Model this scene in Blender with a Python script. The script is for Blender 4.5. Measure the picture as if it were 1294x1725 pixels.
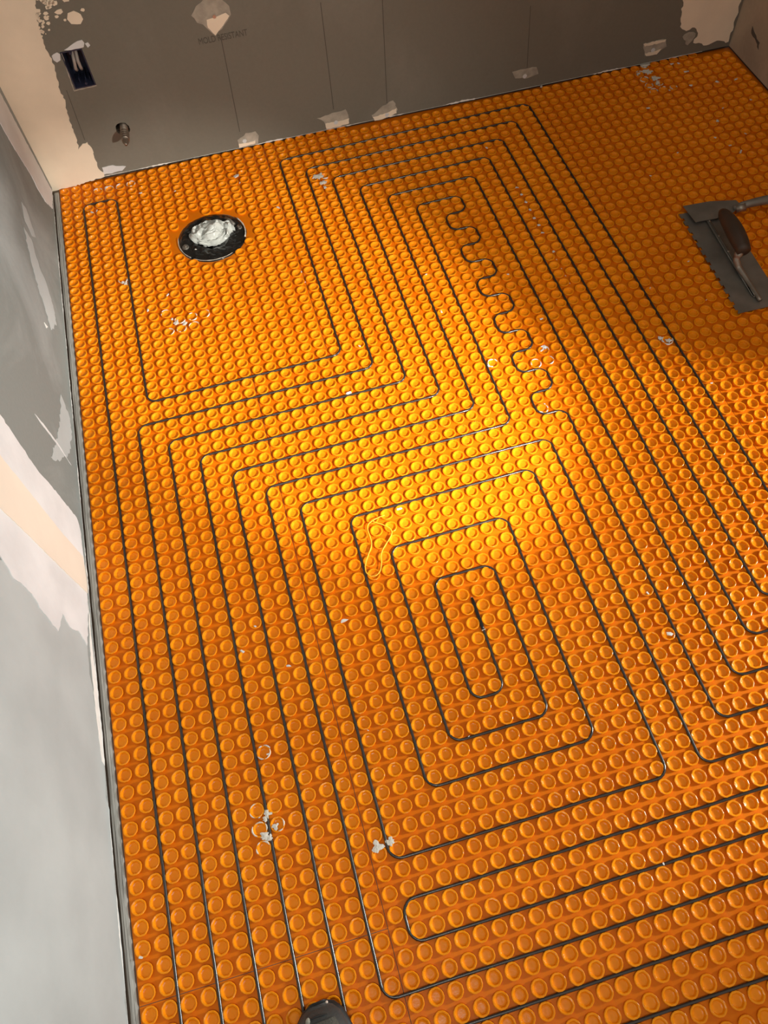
import bpy, bmesh, math, random
from mathutils import Vector, Matrix, noise
from mathutils.geometry import tessellate_polygon

for o in list(bpy.data.objects): bpy.data.objects.remove(o)
scene = bpy.context.scene
C = scene.collection
random.seed(7)
PI = math.pi

# ------------------------------------------------------------------ camera
W, H = 1294, 1725
F = 1290.486
RCV = Matrix(((0.96194196, -0.26664910, -0.05971532),
              (-0.26135742, -0.83404475, -0.48586176),
              (0.07974935, 0.48297785, -0.87199337)))
CAM = Vector((0.4658254, -1.1929482, 1.3665006))
cd = bpy.data.cameras.new('camera')
cd.sensor_fit = 'HORIZONTAL'; cd.sensor_width = 36.0
cd.lens = F * 36.0 / W
cd.clip_start = 0.02; cd.clip_end = 50
cam = bpy.data.objects.new('camera', cd); C.objects.link(cam)
rot = Matrix((RCV[0], -RCV[1], -RCV[2])).transposed()
cam.matrix_world = Matrix.Translation(CAM) @ rot.to_4x4()
scene.camera = cam

# ------------------------------------------------------------------ world
wd = bpy.data.worlds.new('world'); scene.world = wd; wd.use_nodes = True
bg = wd.node_tree.nodes['Background']
bg.inputs[0].default_value = (1.0, 0.88, 0.75, 1)
bg.inputs[1].default_value = 0.125

# ------------------------------------------------------------------ lights
def aim(o, target):
    d = Vector(target) - o.location
    o.rotation_euler = d.to_track_quat('-Z', 'Y').to_euler()
# head torch pointing at the middle of the floor
ld = bpy.data.lights.new('head_torch', 'SPOT'); ld.energy = 41; ld.color = (1.0, 0.97, 0.88)
ld.spot_size = math.radians(33); ld.spot_blend = 0.65; ld.shadow_soft_size = 0.03
lo = bpy.data.objects.new('head_torch_light', ld); C.objects.link(lo); lo.location = (1.30, -1.32, 0.94)
aim(lo, (0.60, -0.06, 0))
# the torch's wide spill around its hot spot
ld = bpy.data.lights.new('head_torch_spill', 'SPOT'); ld.energy = 12.5; ld.color = (1.0, 0.95, 0.84)
ld.spot_size = math.radians(62); ld.spot_blend = 1.0; ld.shadow_soft_size = 0.03
lo = bpy.data.objects.new('head_torch_spill_light', ld); C.objects.link(lo); lo.location = (1.30, -1.32, 0.94)
aim(lo, (0.38, 0.30, 0))
# work lamp standing low in the hall, shining in through the doorway on the right
ld = bpy.data.lights.new('hall_work_lamp', 'POINT'); ld.energy = 80; ld.color = (0.94, 1.0, 0.99)
ld.shadow_soft_size = 0.14
lo = bpy.data.objects.new('hall_work_lamp_light', ld); C.objects.link(lo); lo.location = (3.04, -1.15, 0.80)

# added soft fill with no seen source, behind the photographer's left shoulder
ld = bpy.data.lights.new('added_fill', 'AREA'); ld.energy = 0.9; ld.color = (0.97, 1.0, 0.97); ld.shape = 'DISK'; ld.size = 0.4; ld.spread = math.radians(110)
lo = bpy.data.objects.new('added_fill_light', ld); C.objects.link(lo); lo.location = (0.35, -1.75, 2.15)
aim(lo, (0.15, -0.95, 0))

scene.view_settings.view_transform = 'Standard'
scene.view_settings.look = 'None'
scene.view_settings.gamma = 1.0
scene.view_settings.use_curve_mapping = False
scene.view_settings.exposure = 2.0

# ------------------------------------------------------------------ materials
def new_mat(name):
    m = bpy.data.materials.new(name); m.use_nodes = True
    nt = m.node_tree; b = nt.nodes['Principled BSDF']
    return m, nt, b
def simple(name, col, rough=0.6, metal=0.0, var=0.0, scale=40.0, bump=0.0, bscale=200.0, spec=0.5, stretch=None):
    m, nt, b = new_mat(name)
    b.inputs['Base Color'].default_value = (*col, 1)
    b.inputs['Roughness'].default_value = rough
    b.inputs['Metallic'].default_value = metal
    b.inputs['Specular IOR Level'].default_value = spec
    tc = nt.nodes.new('ShaderNodeTexCoord'); src = tc.outputs['Object']
    if stretch:
        mp = nt.nodes.new('ShaderNodeMapping'); mp.inputs['Scale'].default_value = stretch
        nt.links.new(src, mp.inputs[0]); src = mp.outputs[0]
    if var > 0:
        n = nt.nodes.new('ShaderNodeTexNoise'); n.inputs['Scale'].default_value = scale; n.inputs['Detail'].default_value = 6
        nt.links.new(src, n.inputs['Vector'])
        r = nt.nodes.new('ShaderNodeValToRGB')
        r.color_ramp.elements[0].position = 0.3; r.color_ramp.elements[1].position = 0.7
        r.color_ramp.elements[0].color = (*[c * (1 - var) for c in col], 1)
        r.color_ramp.elements[1].color = (*[min(1, c * (1 + var)) for c in col], 1)
        nt.links.new(n.outputs['Fac'], r.inputs[0]); nt.links.new(r.outputs[0], b.inputs['Base Color'])
    if bump > 0:
        n2 = nt.nodes.new('ShaderNodeTexNoise'); n2.inputs['Scale'].default_value = bscale; n2.inputs['Detail'].default_value = 4
        nt.links.new(src, n2.inputs['Vector'])
        bp = nt.nodes.new('ShaderNodeBump'); bp.inputs['Strength'].default_value = bump; bp.inputs['Distance'].default_value = 0.002
        nt.links.new(n2.outputs['Fac'], bp.inputs['Height']); nt.links.new(bp.outputs[0], b.inputs['Normal'])
    return m

def orange(name, c0, c1, rough, spec):
    m, nt, b = new_mat(name)
    tc = nt.nodes.new('ShaderNodeNewGeometry')
    n = nt.nodes.new('ShaderNodeTexNoise'); n.inputs['Scale'].default_value = 9; n.inputs['Detail'].default_value = 5
    nt.links.new(tc.outputs['Position'], n.inputs['Vector'])
    r = nt.nodes.new('ShaderNodeValToRGB')
    r.color_ramp.elements[0].position = 0.35; r.color_ramp.elements[1].position = 0.68
    r.color_ramp.elements[0].color = (*c0, 1); r.color_ramp.elements[1].color = (*c1, 1)
    nt.links.new(n.outputs['Fac'], r.inputs[0])
    # faint dusty film
    n2 = nt.nodes.new('ShaderNodeTexNoise'); n2.inputs['Scale'].default_value = 55; n2.inputs['Detail'].default_value = 8
    nt.links.new(tc.outputs['Position'], n2.inputs['Vector'])
    r2 = nt.nodes.new('ShaderNodeValToRGB'); r2.color_ramp.elements[0].position = 0.60; r2.color_ramp.elements[1].position = 0.82
    r2.color_ramp.elements[1].color = (0.05, 0.05, 0.05, 1)
    nt.links.new(n2.outputs['Fac'], r2.inputs[0])
    mx = nt.nodes.new('ShaderNodeMixRGB'); mx.inputs[2].default_value = (0.72, 0.42, 0.22, 1)
    nt.links.new(r2.outputs[0], mx.inputs[0]); nt.links.new(r.outputs[0], mx.inputs[1])
    nt.links.new(mx.outputs[0], b.inputs['Base Color'])
    b.inputs['Roughness'].default_value = rough
    b.inputs['Specular IOR Level'].default_value = spec
    b.inputs['Subsurface Weight'].default_value = 0.08
    b.inputs['Subsurface Radius'].default_value = (1.0, 0.35, 0.05)
    b.inputs['Subsurface Scale'].default_value = 0.002
    bp = nt.nodes.new('ShaderNodeBump'); bp.inputs['Strength'].default_value = 0.25; bp.inputs['Distance'].default_value = 0.001
    n3 = nt.nodes.new('ShaderNodeTexNoise'); n3.inputs['Scale'].default_value = 160
    nt.links.new(tc.outputs['Position'], n3.inputs['Vector'])
    nt.links.new(n3.outputs['Fac'], bp.inputs['Height']); nt.links.new(bp.outputs[0], b.inputs['Normal'])
    return m

M = {}
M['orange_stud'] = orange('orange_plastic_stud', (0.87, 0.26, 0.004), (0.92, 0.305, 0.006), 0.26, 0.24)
M['orange_base'] = orange('orange_plastic_base', (0.68, 0.158, 0.002), (0.74, 0.184, 0.003), 0.42, 0.12)  # darker than the studs: shade between them is put into the colour
M['cable'] = simple('cable_sheath', (0.030, 0.023, 0.019), 0.24, spec=0.7)
M['splice'] = simple('black_splice', (0.008, 0.008, 0.008), 0.3)
M['ink'] = simple('print_ink', (0.10, 0.02, 0.006), 0.7)
M['mud'] = simple('joint_compound', (0.90, 0.78, 0.61), 0.85, var=0.10, scale=6, bump=0.25, bscale=60)
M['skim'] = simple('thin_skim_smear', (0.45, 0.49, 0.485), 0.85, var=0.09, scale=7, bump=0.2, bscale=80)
M['mud_white'] = simple('joint_compound_white', (0.72, 0.73, 0.73), 0.85, var=0.10, scale=9, bump=0.3, bscale=60)
M['mud_grey'] = simple('joint_compound_smear', (0.42, 0.38, 0.31), 0.85, var=0.22, scale=40, bump=0.3, bscale=90)
M['tape'] = simple('cream_tape', (0.80, 0.71, 0.59), 0.85, var=0.06, scale=6, bump=0.15, bscale=60)
M['gypsum'] = simple('gypsum_core', (0.85, 0.83, 0.78), 0.9, var=0.08, scale=60)
M['mortar'] = simple('dried_mortar', (0.72, 0.66, 0.57), 0.9, var=0.15, scale=120, bump=0.4, bscale=400)
M['pencil'] = simple('pencil_line', (0.09, 0.08, 0.065), 0.8)
M['letter'] = simple('faded_print', (0.10, 0.088, 0.07), 0.85)
M['dark'] = simple('dark_void', (0.012, 0.011, 0.010), 0.9)
M['subfloor'] = simple('subfloor_board', (0.15, 0.11, 0.08), 0.85, var=0.25, scale=14, bump=0.4, bscale=80)
M['strip'] = simple('weathered_strip', (0.40, 0.385, 0.35), 0.8, var=0.28, scale=18, bump=0.5, bscale=60, stretch=(6, 0.5, 6))
M['bluebox'] = simple('blue_box_plastic', (0.028, 0.033, 0.065), 0.38, var=0.2, scale=30)
M['wire_grey'] = simple('grey_wire_sheath', (0.42, 0.36, 0.32), 0.5)
M['brass'] = simple('stub_metal', (0.34, 0.28, 0.23), 0.35, 0.85, var=0.2, scale=60)
M['blackpipe'] = simple('black_pipe', (0.012, 0.011, 0.010), 0.25, var=0.6, scale=60, bump=0.5, bscale=90)
M['bag'] = simple('white_plastic_bag', (0.56, 0.58, 0.55), 0.4, var=0.05, scale=60)
M['steel_dark'] = simple('dirty_steel', (0.22, 0.20, 0.175), 0.5, 0.5, var=0.22, scale=16, bump=0.1, bscale=80)
M['steel'] = simple('worn_steel', (0.30, 0.26, 0.22), 0.38, 0.75, var=0.2, scale=30)
M['wood_handle'] = simple('dark_handle', (0.060, 0.035, 0.022), 0.5, var=0.2, scale=20)
M['shoe'] = simple('shoe_leather', (0.052, 0.053, 0.051), 0.7, var=0.3, scale=40, bump=0.3, bscale=400)
M['shoe_mesh'] = simple('shoe_fabric', (0.075, 0.070, 0.055), 0.85, var=0.45, scale=500, bump=0.6, bscale=700)
M['rubber'] = simple('shoe_rubber', (0.014, 0.015, 0.015), 0.55)
M['lace'] = simple('lace_tan', (0.33, 0.31, 0.25), 0.8, var=0.2, scale=300)
M['pale_flake'] = simple('pale_flake', (0.75, 0.62, 0.52), 0.7)
M['thread'] = simple('yellow_thread', (0.92, 0.50, 0.03), 0.5)
M['chip'] = simple('drywall_chip', (0.72, 0.68, 0.62), 0.85, var=0.12, scale=200)
M['screw'] = simple('screw_head', (0.55, 0.47, 0.42), 0.35, 0.7)
M['wood_frame'] = simple('framing_timber', (0.10, 0.075, 0.05), 0.85, var=0.3, scale=12)

def drywall(name, base, chalk, amount, stretch, seed):
    m, nt, b = new_mat(name)
    tc = nt.nodes.new('ShaderNodeNewGeometry')
    mp = nt.nodes.new('ShaderNodeMapping'); mp.inputs['Scale'].default_value = stretch; mp.inputs['Location'].default_value = (seed, seed * .7, seed * .3)
    nt.links.new(tc.outputs['Position'], mp.inputs[0])
    n = nt.nodes.new('ShaderNodeTexNoise'); n.inputs['Scale'].default_value = 3.2; n.inputs['Detail'].default_value = 9; n.inputs['Roughness'].default_value = 0.55
    n.inputs['Distortion'].default_value = 0.6
    nt.links.new(mp.outputs[0], n.inputs['Vector'])
    r = nt.nodes.new('ShaderNodeValToRGB'); r.color_ramp.elements[0].position = 0.47; r.color_ramp.elements[1].position = 0.72
    r.color_ramp.elements[0].color = (0, 0, 0, 1); r.color_ramp.elements[1].color = (amount, amount, amount, 1)
    nt.links.new(n.outputs['Fac'], r.inputs[0])
    n2 = nt.nodes.new('ShaderNodeTexNoise'); n2.inputs['Scale'].default_value = 120; n2.inputs['Detail'].default_value = 3
    nt.links.new(tc.outputs['Position'], n2.inputs['Vector'])
    mr = nt.nodes.new('ShaderNodeMapRange'); mr.inputs[3].default_value = 0.93; mr.inputs[4].default_value = 1.07
    nt.links.new(n2.outputs['Fac'], mr.inputs[0])
    mx = nt.nodes.new('ShaderNodeMixRGB'); mx.inputs[1].default_value = (*base, 1); mx.inputs[2].default_value = (*chalk, 1)
    nt.links.new(r.outputs[0], mx.inputs[0])
    ml = nt.nodes.new('ShaderNodeMixRGB'); ml.blend_type = 'MULTIPLY'; ml.inputs[0].default_value = 1
    nt.links.new(mx.outputs[0], ml.inputs[1]); nt.links.new(mr.outputs[0], ml.inputs[2])
    nt.links.new(ml.outputs[0], b.inputs['Base Color'])
    b.inputs['Roughness'].default_value = 0.8
    return m
M['wall_left'] = drywall('green_grey_drywall_left', (0.225, 0.25, 0.237), (0.50, 0.54, 0.535), 0.55, (1, 0.9, 0.9), 3.1)
M['wall_back'] = drywall('green_grey_drywall_back', (0.185, 0.172, 0.137), (0.28, 0.26, 0.22), 0.35, (1.3, 1, 0.8), 8.4)
M['wall_right'] = drywall('skimmed_drywall_right', (0.52, 0.42, 0.31), (0.34, 0.28, 0.21), 0.8, (1, 1.6, 1.2), 1.7)

# ------------------------------------------------------------------ helpers
def mesh_obj(name, verts, faces, mat, parent=None, smooth=False, loc=None):
    me = bpy.data.meshes.new(name); me.from_pydata([tuple(v) for v in verts], [], faces)
    me.materials.append(mat); me.update()
    if smooth:
        me.polygons.foreach_set('use_smooth', [True] * len(me.polygons))
    o = bpy.data.objects.new(name, me); C.objects.link(o)
    if loc is not None: o.location = loc
    if parent is not None: o.parent = parent
    return o
def bm_obj(name, bm, mat, parent=None, smooth=False, loc=None):
    me = bpy.data.meshes.new(name); bmesh.ops.recalc_face_normals(bm, faces=bm.faces[:]); bm.to_mesh(me); bm.free()
    me.materials.append(mat)
    if smooth: me.polygons.foreach_set('use_smooth', [True] * len(me.polygons))
    o = bpy.data.objects.new(name, me); C.objects.link(o)
    if loc is not None: o.location = loc
    if parent is not None: o.parent = parent
    return o
def tag(o, label=None, cat=None, group=None, kind=None):
    if label: o['label'] = label
    if cat: o['category'] = cat
    if group: o['group'] = group
    if kind: o['kind'] = kind
    return o
def empty(name, loc=(0, 0, 0), rz=0):
    o = bpy.data.objects.new(name, None); C.objects.link(o); o.location = loc; o.rotation_euler = (0, 0, rz)
    o.empty_display_size = 0.02
    return o
def ray(x, y):
    v = Vector(((x - W / 2) / F, (y - H / 2) / F, 1.0)); return RCV.transposed() @ v
def at_z(x, y, z):
    d = ray(x, y); return CAM + d * ((z - CAM.z) / d.z)
def on_plane(x, y, p0, n):
    d = ray(x, y); return CAM + d * ((p0 - CAM).dot(n) / d.dot(n))
def project(P):
    q = RCV @ (Vector(P) - CAM); return (F * q.x / q.z + W / 2, F * q.y / q.z + H / 2)
def prism2d(outer, holes, to3, depth_vec):
    """polygon with holes in 2D -> slab verts/faces. to3 maps (a,b)->Vector, depth_vec extrudes to the back"""
    loops = [outer] + list(holes)
    tess = tessellate_polygon([[Vector((a, b, 0)) for a, b in l] for l in loops])
    flat = [p for l in loops for p in l]; n = len(flat)
    V = [to3(*p) for p in flat]; V += [v + depth_vec for v in V]
    Fc = [tuple(t) for t in tess] + [tuple(i + n for i in reversed(t)) for t in tess]
    k = 0
    for l in loops:
        m = len(l)
        for i in range(m):
            a, b = k + i, k + (i + 1) % m
            Fc.append((a, b, b + n, a + n))
        k += m
    return V, Fc
def slab(name, outer, holes, to3, depth_vec, mat, parent=None):
    V, Fc = prism2d(outer, holes, to3, depth_vec)
    bm = bmesh.new(); vs = [bm.verts.new(v) for v in V]
    for f in Fc:
        try: bm.faces.new([vs[i] for i in f])
        except ValueError: pass
    return bm_obj(name, bm, mat, parent)
def ragged(poly, amp, step, seed):
    rnd = random.Random(seed); out = []
    n = len(poly)
    for i in range(n):
        a = Vector(poly[i]); b = Vector(poly[(i + 1) % n]); d = b - a; L = d.length
        k = max(1, int(L / step)); nrm = Vector((-d.y, d.x)).normalized() if L > 0 else Vector((0, 0))
        for j in range(k):
            p = a + d * (j / k)
            if 0 < j: p = p + nrm * rnd.uniform(-amp, amp) + d.normalized() * rnd.uniform(-.3, .3) * step
            out.append((p.x, p.y))
    return out
def box(bm, x0, x1, y0, y1, z0, z1):
    v = [bm.verts.new((x, y, z)) for z in (z0, z1) for y in (y0, y1) for x in (x0, x1)]
    for f in ((0, 1, 3, 2), (4, 6, 7, 5), (0, 4, 5, 1), (2, 3, 7, 6), (0, 2, 6, 4), (1, 5, 7, 3)):
        bm.faces.new([v[i] for i in f])
def tube(points, radius, sides=8, closed_ends=True):
    """sweep; radius number or list. returns verts, faces"""
    n = len(points); V = []; Fc = []
    prevn = None
    for i, p in enumerate(points):
        t = (points[min(i + 1, n - 1)] - points[max(i - 1, 0)]).normalized()
        up = Vector((0, 0, 1)) if abs(t.z) < 0.9 else Vector((0, 1, 0))
        if prevn is None: nn = t.cross(up).normalized()
        else:
            nn = (prevn - t * prevn.dot(t))
            nn = nn.normalized() if nn.length > 1e-6 else t.cross(up).normalized()
        prevn = nn; bb = t.cross(nn)
        r = radius[i] if isinstance(radius, (list, tuple)) else radius
        for k in range(sides):
            a = 2 * PI * k / sides
            V.append(p + (nn * math.cos(a) + bb * math.sin(a)) * r)
    for i in range(n - 1):
        for k in range(sides):
            k2 = (k + 1) % sides
            Fc.append((i * sides + k, i * sides + k2, (i + 1) * sides + k2, (i + 1) * sides + k))
    if closed_ends:
        Fc.append(tuple(reversed(range(sides)))); Fc.append(tuple(range((n - 1) * sides, n * sides)))
    return V, Fc
def circle(cx, cy, r, n=40, jit=0, seed=0):
    rnd = random.Random(seed)
    return [(cx + (r + rnd.uniform(-jit, jit)) * math.cos(2 * PI * i / n), cy + (r + rnd.uniform(-jit, jit)) * math.sin(2 * PI * i / n)) for i in range(n)]

# ------------------------------------------------------------------ layout constants
P = 0.0305            # stud spacing of the membrane
ZB = -0.0055          # top of the membrane's base sheet (stud tops are at z = 0)
ZF = -0.0068          # subfloor
XL = -0.0165          # face of left wall
XR = 1.983            # face of right wall
WB = 0.005            # bottom edge of drywall
YB0, YBS = 0.832, -0.030
def yback(x): return YB0 + YBS * x
BP0 = Vector((0, YB0, 0)); BN = Vector((YBS, -1, 0)).normalized()     # back wall plane, normal into room
BT = Vector((1, YBS, 0)).normalized()                                 # along back wall
def back2(x, y):
    p = on_plane(x, y, BP0, BN); return ((p - BP0).dot(BT), p.z)
def back3(s, z): return BP0 + BT * s + Vector((0, 0, z))
LP0 = Vector((XL, 0, 0)); LN = Vector((1, 0, 0))
def left2(x, y):
    p = on_plane(x, y, LP0, LN); return (p.y, p.z)
def left3(a, z): return Vector((XL, a, z))
RP0 = Vector((XR, 0, 0)); RN = Vector((-1, 0, 0))
def right2(x, y):
    p = on_plane(x, y, RP0, RN); return (p.y, p.z)
def right3(a, z): return Vector((XR, a, z))
DR = (0.381, 0.494); DRR = 0.0905        # drain hole

# ------------------------------------------------------------------ setting
floor = slab('floor', [(-0.12, -2.6), (4.2, -2.6), (4.2, 0.95), (-0.12, 0.95)], [circle(*DR, 0.075, 40)],
             lambda a, b: Vector((a, b, ZF)), Vector((0, 0, -0.02)), M['subfloor'])
tag(floor, 'grey subfloor board under the orange membrane', None, kind='structure')

# left wall
hl = 2.45
wl = slab('wall_left', [(-2.6, WB), (0.84, WB), (0.84, hl), (-2.6, hl)], [], left3, Vector((-0.0127, 0, 0)), M['wall_left'])
tag(wl, 'grey green drywall on the left with white joint compound', kind='structure')
bm = bmesh.new(); box(bm, XL - 0.10, XL - 0.016, -2.6, 0.84, ZF, ZF + 0.038); box(bm, XL - 0.10, XL - 0.016, -2.6, 0.84, ZF + 0.038, 0.5)
bm_obj('bottom_plate', bm, M['wood_frame'], wl)
# back wall with a rectangular opening for the box and a round one for the stub
bx = [back2(103, 88), back2(136, 81), back2(163, 142), back2(125, 152)]
bs0 = (bx[0][0] + bx[3][0]) / 2; bs1 = (bx[1][0] + bx[2][0]) / 2; bz1 = (bx[0][1] + bx[1][1]) / 2; bz0 = (bx[2][1] + bx[3][1]) / 2
pipe_c = back2(207, 217)
wb = slab('wall_back', [(XL, WB), (XR + 0.02, WB), (XR + 0.02, hl), (XL, hl)],
          [[(bs0, bz0), (bs1, bz0), (bs1, bz1), (bs0, bz1)], circle(*pipe_c, 0.018, 20, 0.001, 4)],
          back3, -BN * 0.0127, M['wall_back'])
tag(wb, 'dark grey drywall behind the floor with taped screw spots', kind='structure')
bm = bmesh.new()
vv = [back3(s, z) - BN * d for d in (0.016, 0.1) for s, z in ((XL, ZF), (XR, ZF), (XR, 0.12), (XL, 0.12))]
vs = [bm.verts.new(v) for v in vv]
for f in ((0, 1, 2, 3), (4, 7, 6, 5), (0, 4, 5, 1), (3, 2, 6, 7)): bm.faces.new([vs[i] for i in f])
bm_obj('bottom_plate', bm, M['wood_frame'], wb)
# right wall with doorway to the hall
wr = slab('wall_right', [(-2.6, WB), (-1.222, WB), (-1.222, 2.05), (-0.604, 2.05), (-0.604, WB), (0.80, WB), (0.80, hl), (-2.6, hl)], [],
          right3, Vector((0.10, 0, 0)), M['wall_right'])
tag(wr, 'tan skimmed drywall on the right', kind='structure')

# weathered strip between left wall and membrane
t1 = empty('trim_1', (XL + 0.0012, 0, ZF)); tag(t1, 'grey weathered wood strip along the left wall', kind='structure')
gx = [0.0, 0.0045, 0.0088, 0.0138]
for i in range(3):
    rnd = random.Random(50 + i); V = []; Fc = []
    n = 70
    for j in range(n + 1):
        y = -1.75 + (0.815 + 1.75) * j / n
        e = rnd.uniform(-0.0004, 0.0004)
        x0 = gx[i] + 0.0003 + (rnd.uniform(0, 0.0016) if i == 0 else e); x1 = gx[i + 1] - 0.0003 + e
        zt = 0.0052 - (0.0012 if i == 0 else 0.0004 * i) + rnd.uniform(-.0002, .0002)
        V += [(x0, y, 0), (x0, y, zt), (x1, y, zt), (x1, y, 0)]
    for j in range(n):
        a = 4 * j
        for k in range(3): Fc.append((a + k, a + 4 + k, a + 5 + k, a + 1 + k))
    mesh_obj('strip_lath', V, Fc, M['strip'], t1)

# torn white gypsum edge along the foot of the drywall
def gyp_edge(name, a0, a1, to3, nrm, parent, seed, hmin, hmax, dens):
    rnd = random.Random(seed); V = []; Fc = []; n = int(abs(a1 - a0) / 0.006)
    for i in range(n + 1):
        a = a0 + (a1 - a0) * i / n
        h = 0.0004 + max(0, noise.noise(Vector((a * 9, seed, 0))) + dens) * hmax * rnd.uniform(.4, 1.1)
        dz = rnd.uniform(-0.0018, 0.0006) if h > 0.001 else 0
        V += [to3(a, WB + dz - 0.0002) + nrm * 0.0008, to3(a, WB + h) + nrm * 0.0006, to3(a, WB + dz) - nrm * 0.006]
    for i in range(n):
        b = 3 * i
        Fc += [(b, b + 3, b + 4, b + 1), (b + 2, b + 5, b + 3, b)]
    return mesh_obj(name, V, Fc, M['gypsum'], parent)
gyp_edge('torn_gypsum_edge', -1.6, 0.8, left3, LN, wl, 3, 0, 0.007, 0.12)
gyp_edge('torn_gypsum_edge', 0.1, 1.9, back3, BN, wb, 9, 0, 0.006, 0.02)

# joint compound patches laid onto the walls
def patch(name, px, conv2, conv3, nrm, mat, parent, amp=0.003, step=0.008, seed=0, thick=0.0012, label=None):
    poly = ragged([conv2(x, y) for x, y in px], amp, step, seed)
    o = slab(name, poly, [], lambda a, b: conv3(a, b) + nrm * thick, -nrm * (thick + 0.0005), mat, parent)
    if label: o['label'] = label
    return o
# left wall
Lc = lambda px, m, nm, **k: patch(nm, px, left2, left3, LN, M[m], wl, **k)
Lc([(-60, 45), (87, 322), (88, 352), (76, 340), (63, 318), (50, 292), (36, 270), (20, 244), (0, 208), (-60, 100)], 'mud_white', 'corner_compound', amp=.002, seed=1, thick=.0016, label='white compound along the corner')
Lc([(0, 700), (30, 745), (62, 792), (96, 832), (128, 872), (134, 892), (138, 925), (141, 950), (146, 1003), (148, 1030), (146, 1088), (139, 1076), (131, 1063), (117, 1057), (104, 1034), (97, 1064), (88, 1054), (70, 1030), (52, 1000), (38, 987), (22, 975), (0, 938), (-60, 850), (-60, 620)], 'mud_white', 'joint_compound', amp=.0022, seed=2, thick=.0014, label='white compound band over vertical joint')
Lc([(0, 770), (36, 815), (72, 860), (104, 900), (138, 938), (144, 975), (146, 1000), (120, 975), (84, 940), (44, 900), (0, 858), (-60, 790), (-60, 690)], 'tape', 'joint_tape', amp=.001, seed=3, thick=.0024, label='cream tape line in the band')
Lc([(40, 383), (52, 402), (66, 450), (78, 478), (90, 520), (95, 546), (86, 556), (76, 520), (66, 490), (52, 440)], 'skim', 'compound_smear', amp=.004, seed=4, thick=.0006)
Lc([(36, 340), (44, 352), (60, 400), (54, 398), (42, 372)], 'skim', 'compound_smear', amp=.002, seed=14, thick=.0006)
Lc([(102, 664), (116, 700), (121, 728), (117, 764), (102, 776), (84, 772), (94, 745), (101, 705)], 'skim', 'compound_smear', amp=.004, seed=5, thick=.0005)
Lc([(58, 697), (72, 713), (98, 748), (120, 784), (94, 746), (70, 715)], 'mud_white', 'compound_smear', amp=.001, seed=6, thick=.0007)
Lc([(74, 543), (80, 551), (78, 553)], 'gypsum', 'compound_fleck', amp=.001, seed=7)
Lc([(148, 1010), (154, 1078), (172, 1234), (176, 1290), (171, 1282), (160, 1195), (151, 1088)], 'gypsum', 'torn_paper_edge', amp=.0015, seed=8, thick=.0008, label='white torn paper along the foot')
Lc([(-40, 930), (12, 940), (40, 960), (66, 990), (92, 1020), (116, 1030), (144, 1062), (150, 1120), (160, 1195), (176, 1300), (190, 1440), (202, 1560), (214, 1715), (222, 1800), (-40, 1800)], 'skim', 'skim_and_painted_light', amp=.006, step=.02, seed=9, thick=.0004, label='pale skim coat over the near part')  # whitish smears, plus the wall's brighter near end painted in as paler colour
# back wall
Bc = lambda px, m, nm, **k: patch(nm, px, back2, back3, BN, M[m], wb, **k)
Bc([(-80, 0), (-110, -60), (52, -60), (60, 0), (60, 24), (68, 52), (76, 78), (84, 95), (92, 110), (96, 133), (101, 152), (110, 168), (113, 190), (118, 206), (124, 222), (130, 236), (132, 252), (139, 242), (147, 239), (156, 252), (161, 270), (166, 284), (175, 291), (176, 297), (88, 325), (0, 154)], 'mud', 'corner_compound', amp=.0022, step=.006, seed=11, thick=.0015, label='cream compound along the left corner')
Bc([(172, 282), (190, 278), (212, 280), (206, 287), (188, 292), (174, 294)], 'mud_white', 'compound_smear', amp=.002, seed=12)
rnd = random.Random(5)
for i in range(60):
    x = 62 + abs(rnd.gauss(0, 32)); y = rnd.uniform(-6, 70)
    if y > 22 + (70 - 22) * max(0, 1 - (x - 60) / 70): continue
    r = rnd.uniform(1.2, 4.2) if y > 20 else rnd.uniform(2.5, 8)
    Bc([(x + r * math.cos(a) * rnd.uniform(.6, 1.2), y + r * math.sin(a) * rnd.uniform(.5, 1)) for a in (0, 1, 2, 3, 4, 5.2)], 'mud', 'compound_speck', amp=.0006, step=.004, seed=i)
Bc([(108, 84), (118, 77), (130, 69), (138, 67), (142, 72), (141, 79), (135, 81), (120, 84)], 'mud_white', 'compound_lump', seed=21, amp=.001)
Bc([(87, 94), (96, 88), (101, 91), (102, 101), (96, 105), (90, 101)], 'mud_white', 'compound_lump', seed=22, amp=.001)
Bc([(114, 22), (124, 18), (136, 24), (140, 32), (136, 40), (120, 40), (113, 32)], 'mud', 'compound_lump', seed=23, amp=.001)
Bc([(143, 73), (148, 71), (152, 76), (148, 80)], 'mud_white', 'compound_lump', seed=24, amp=.001)
for pl in ([(104, 88), (125, 152), (123.6, 152.4), (102.6, 89)], [(124, 152), (162, 143), (163, 144.4), (125, 153.8)]):
    Bc(pl, 'mud_grey', 'torn_paper_edge', amp=.0008, step=.006, seed=25, thick=.0007)
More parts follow.
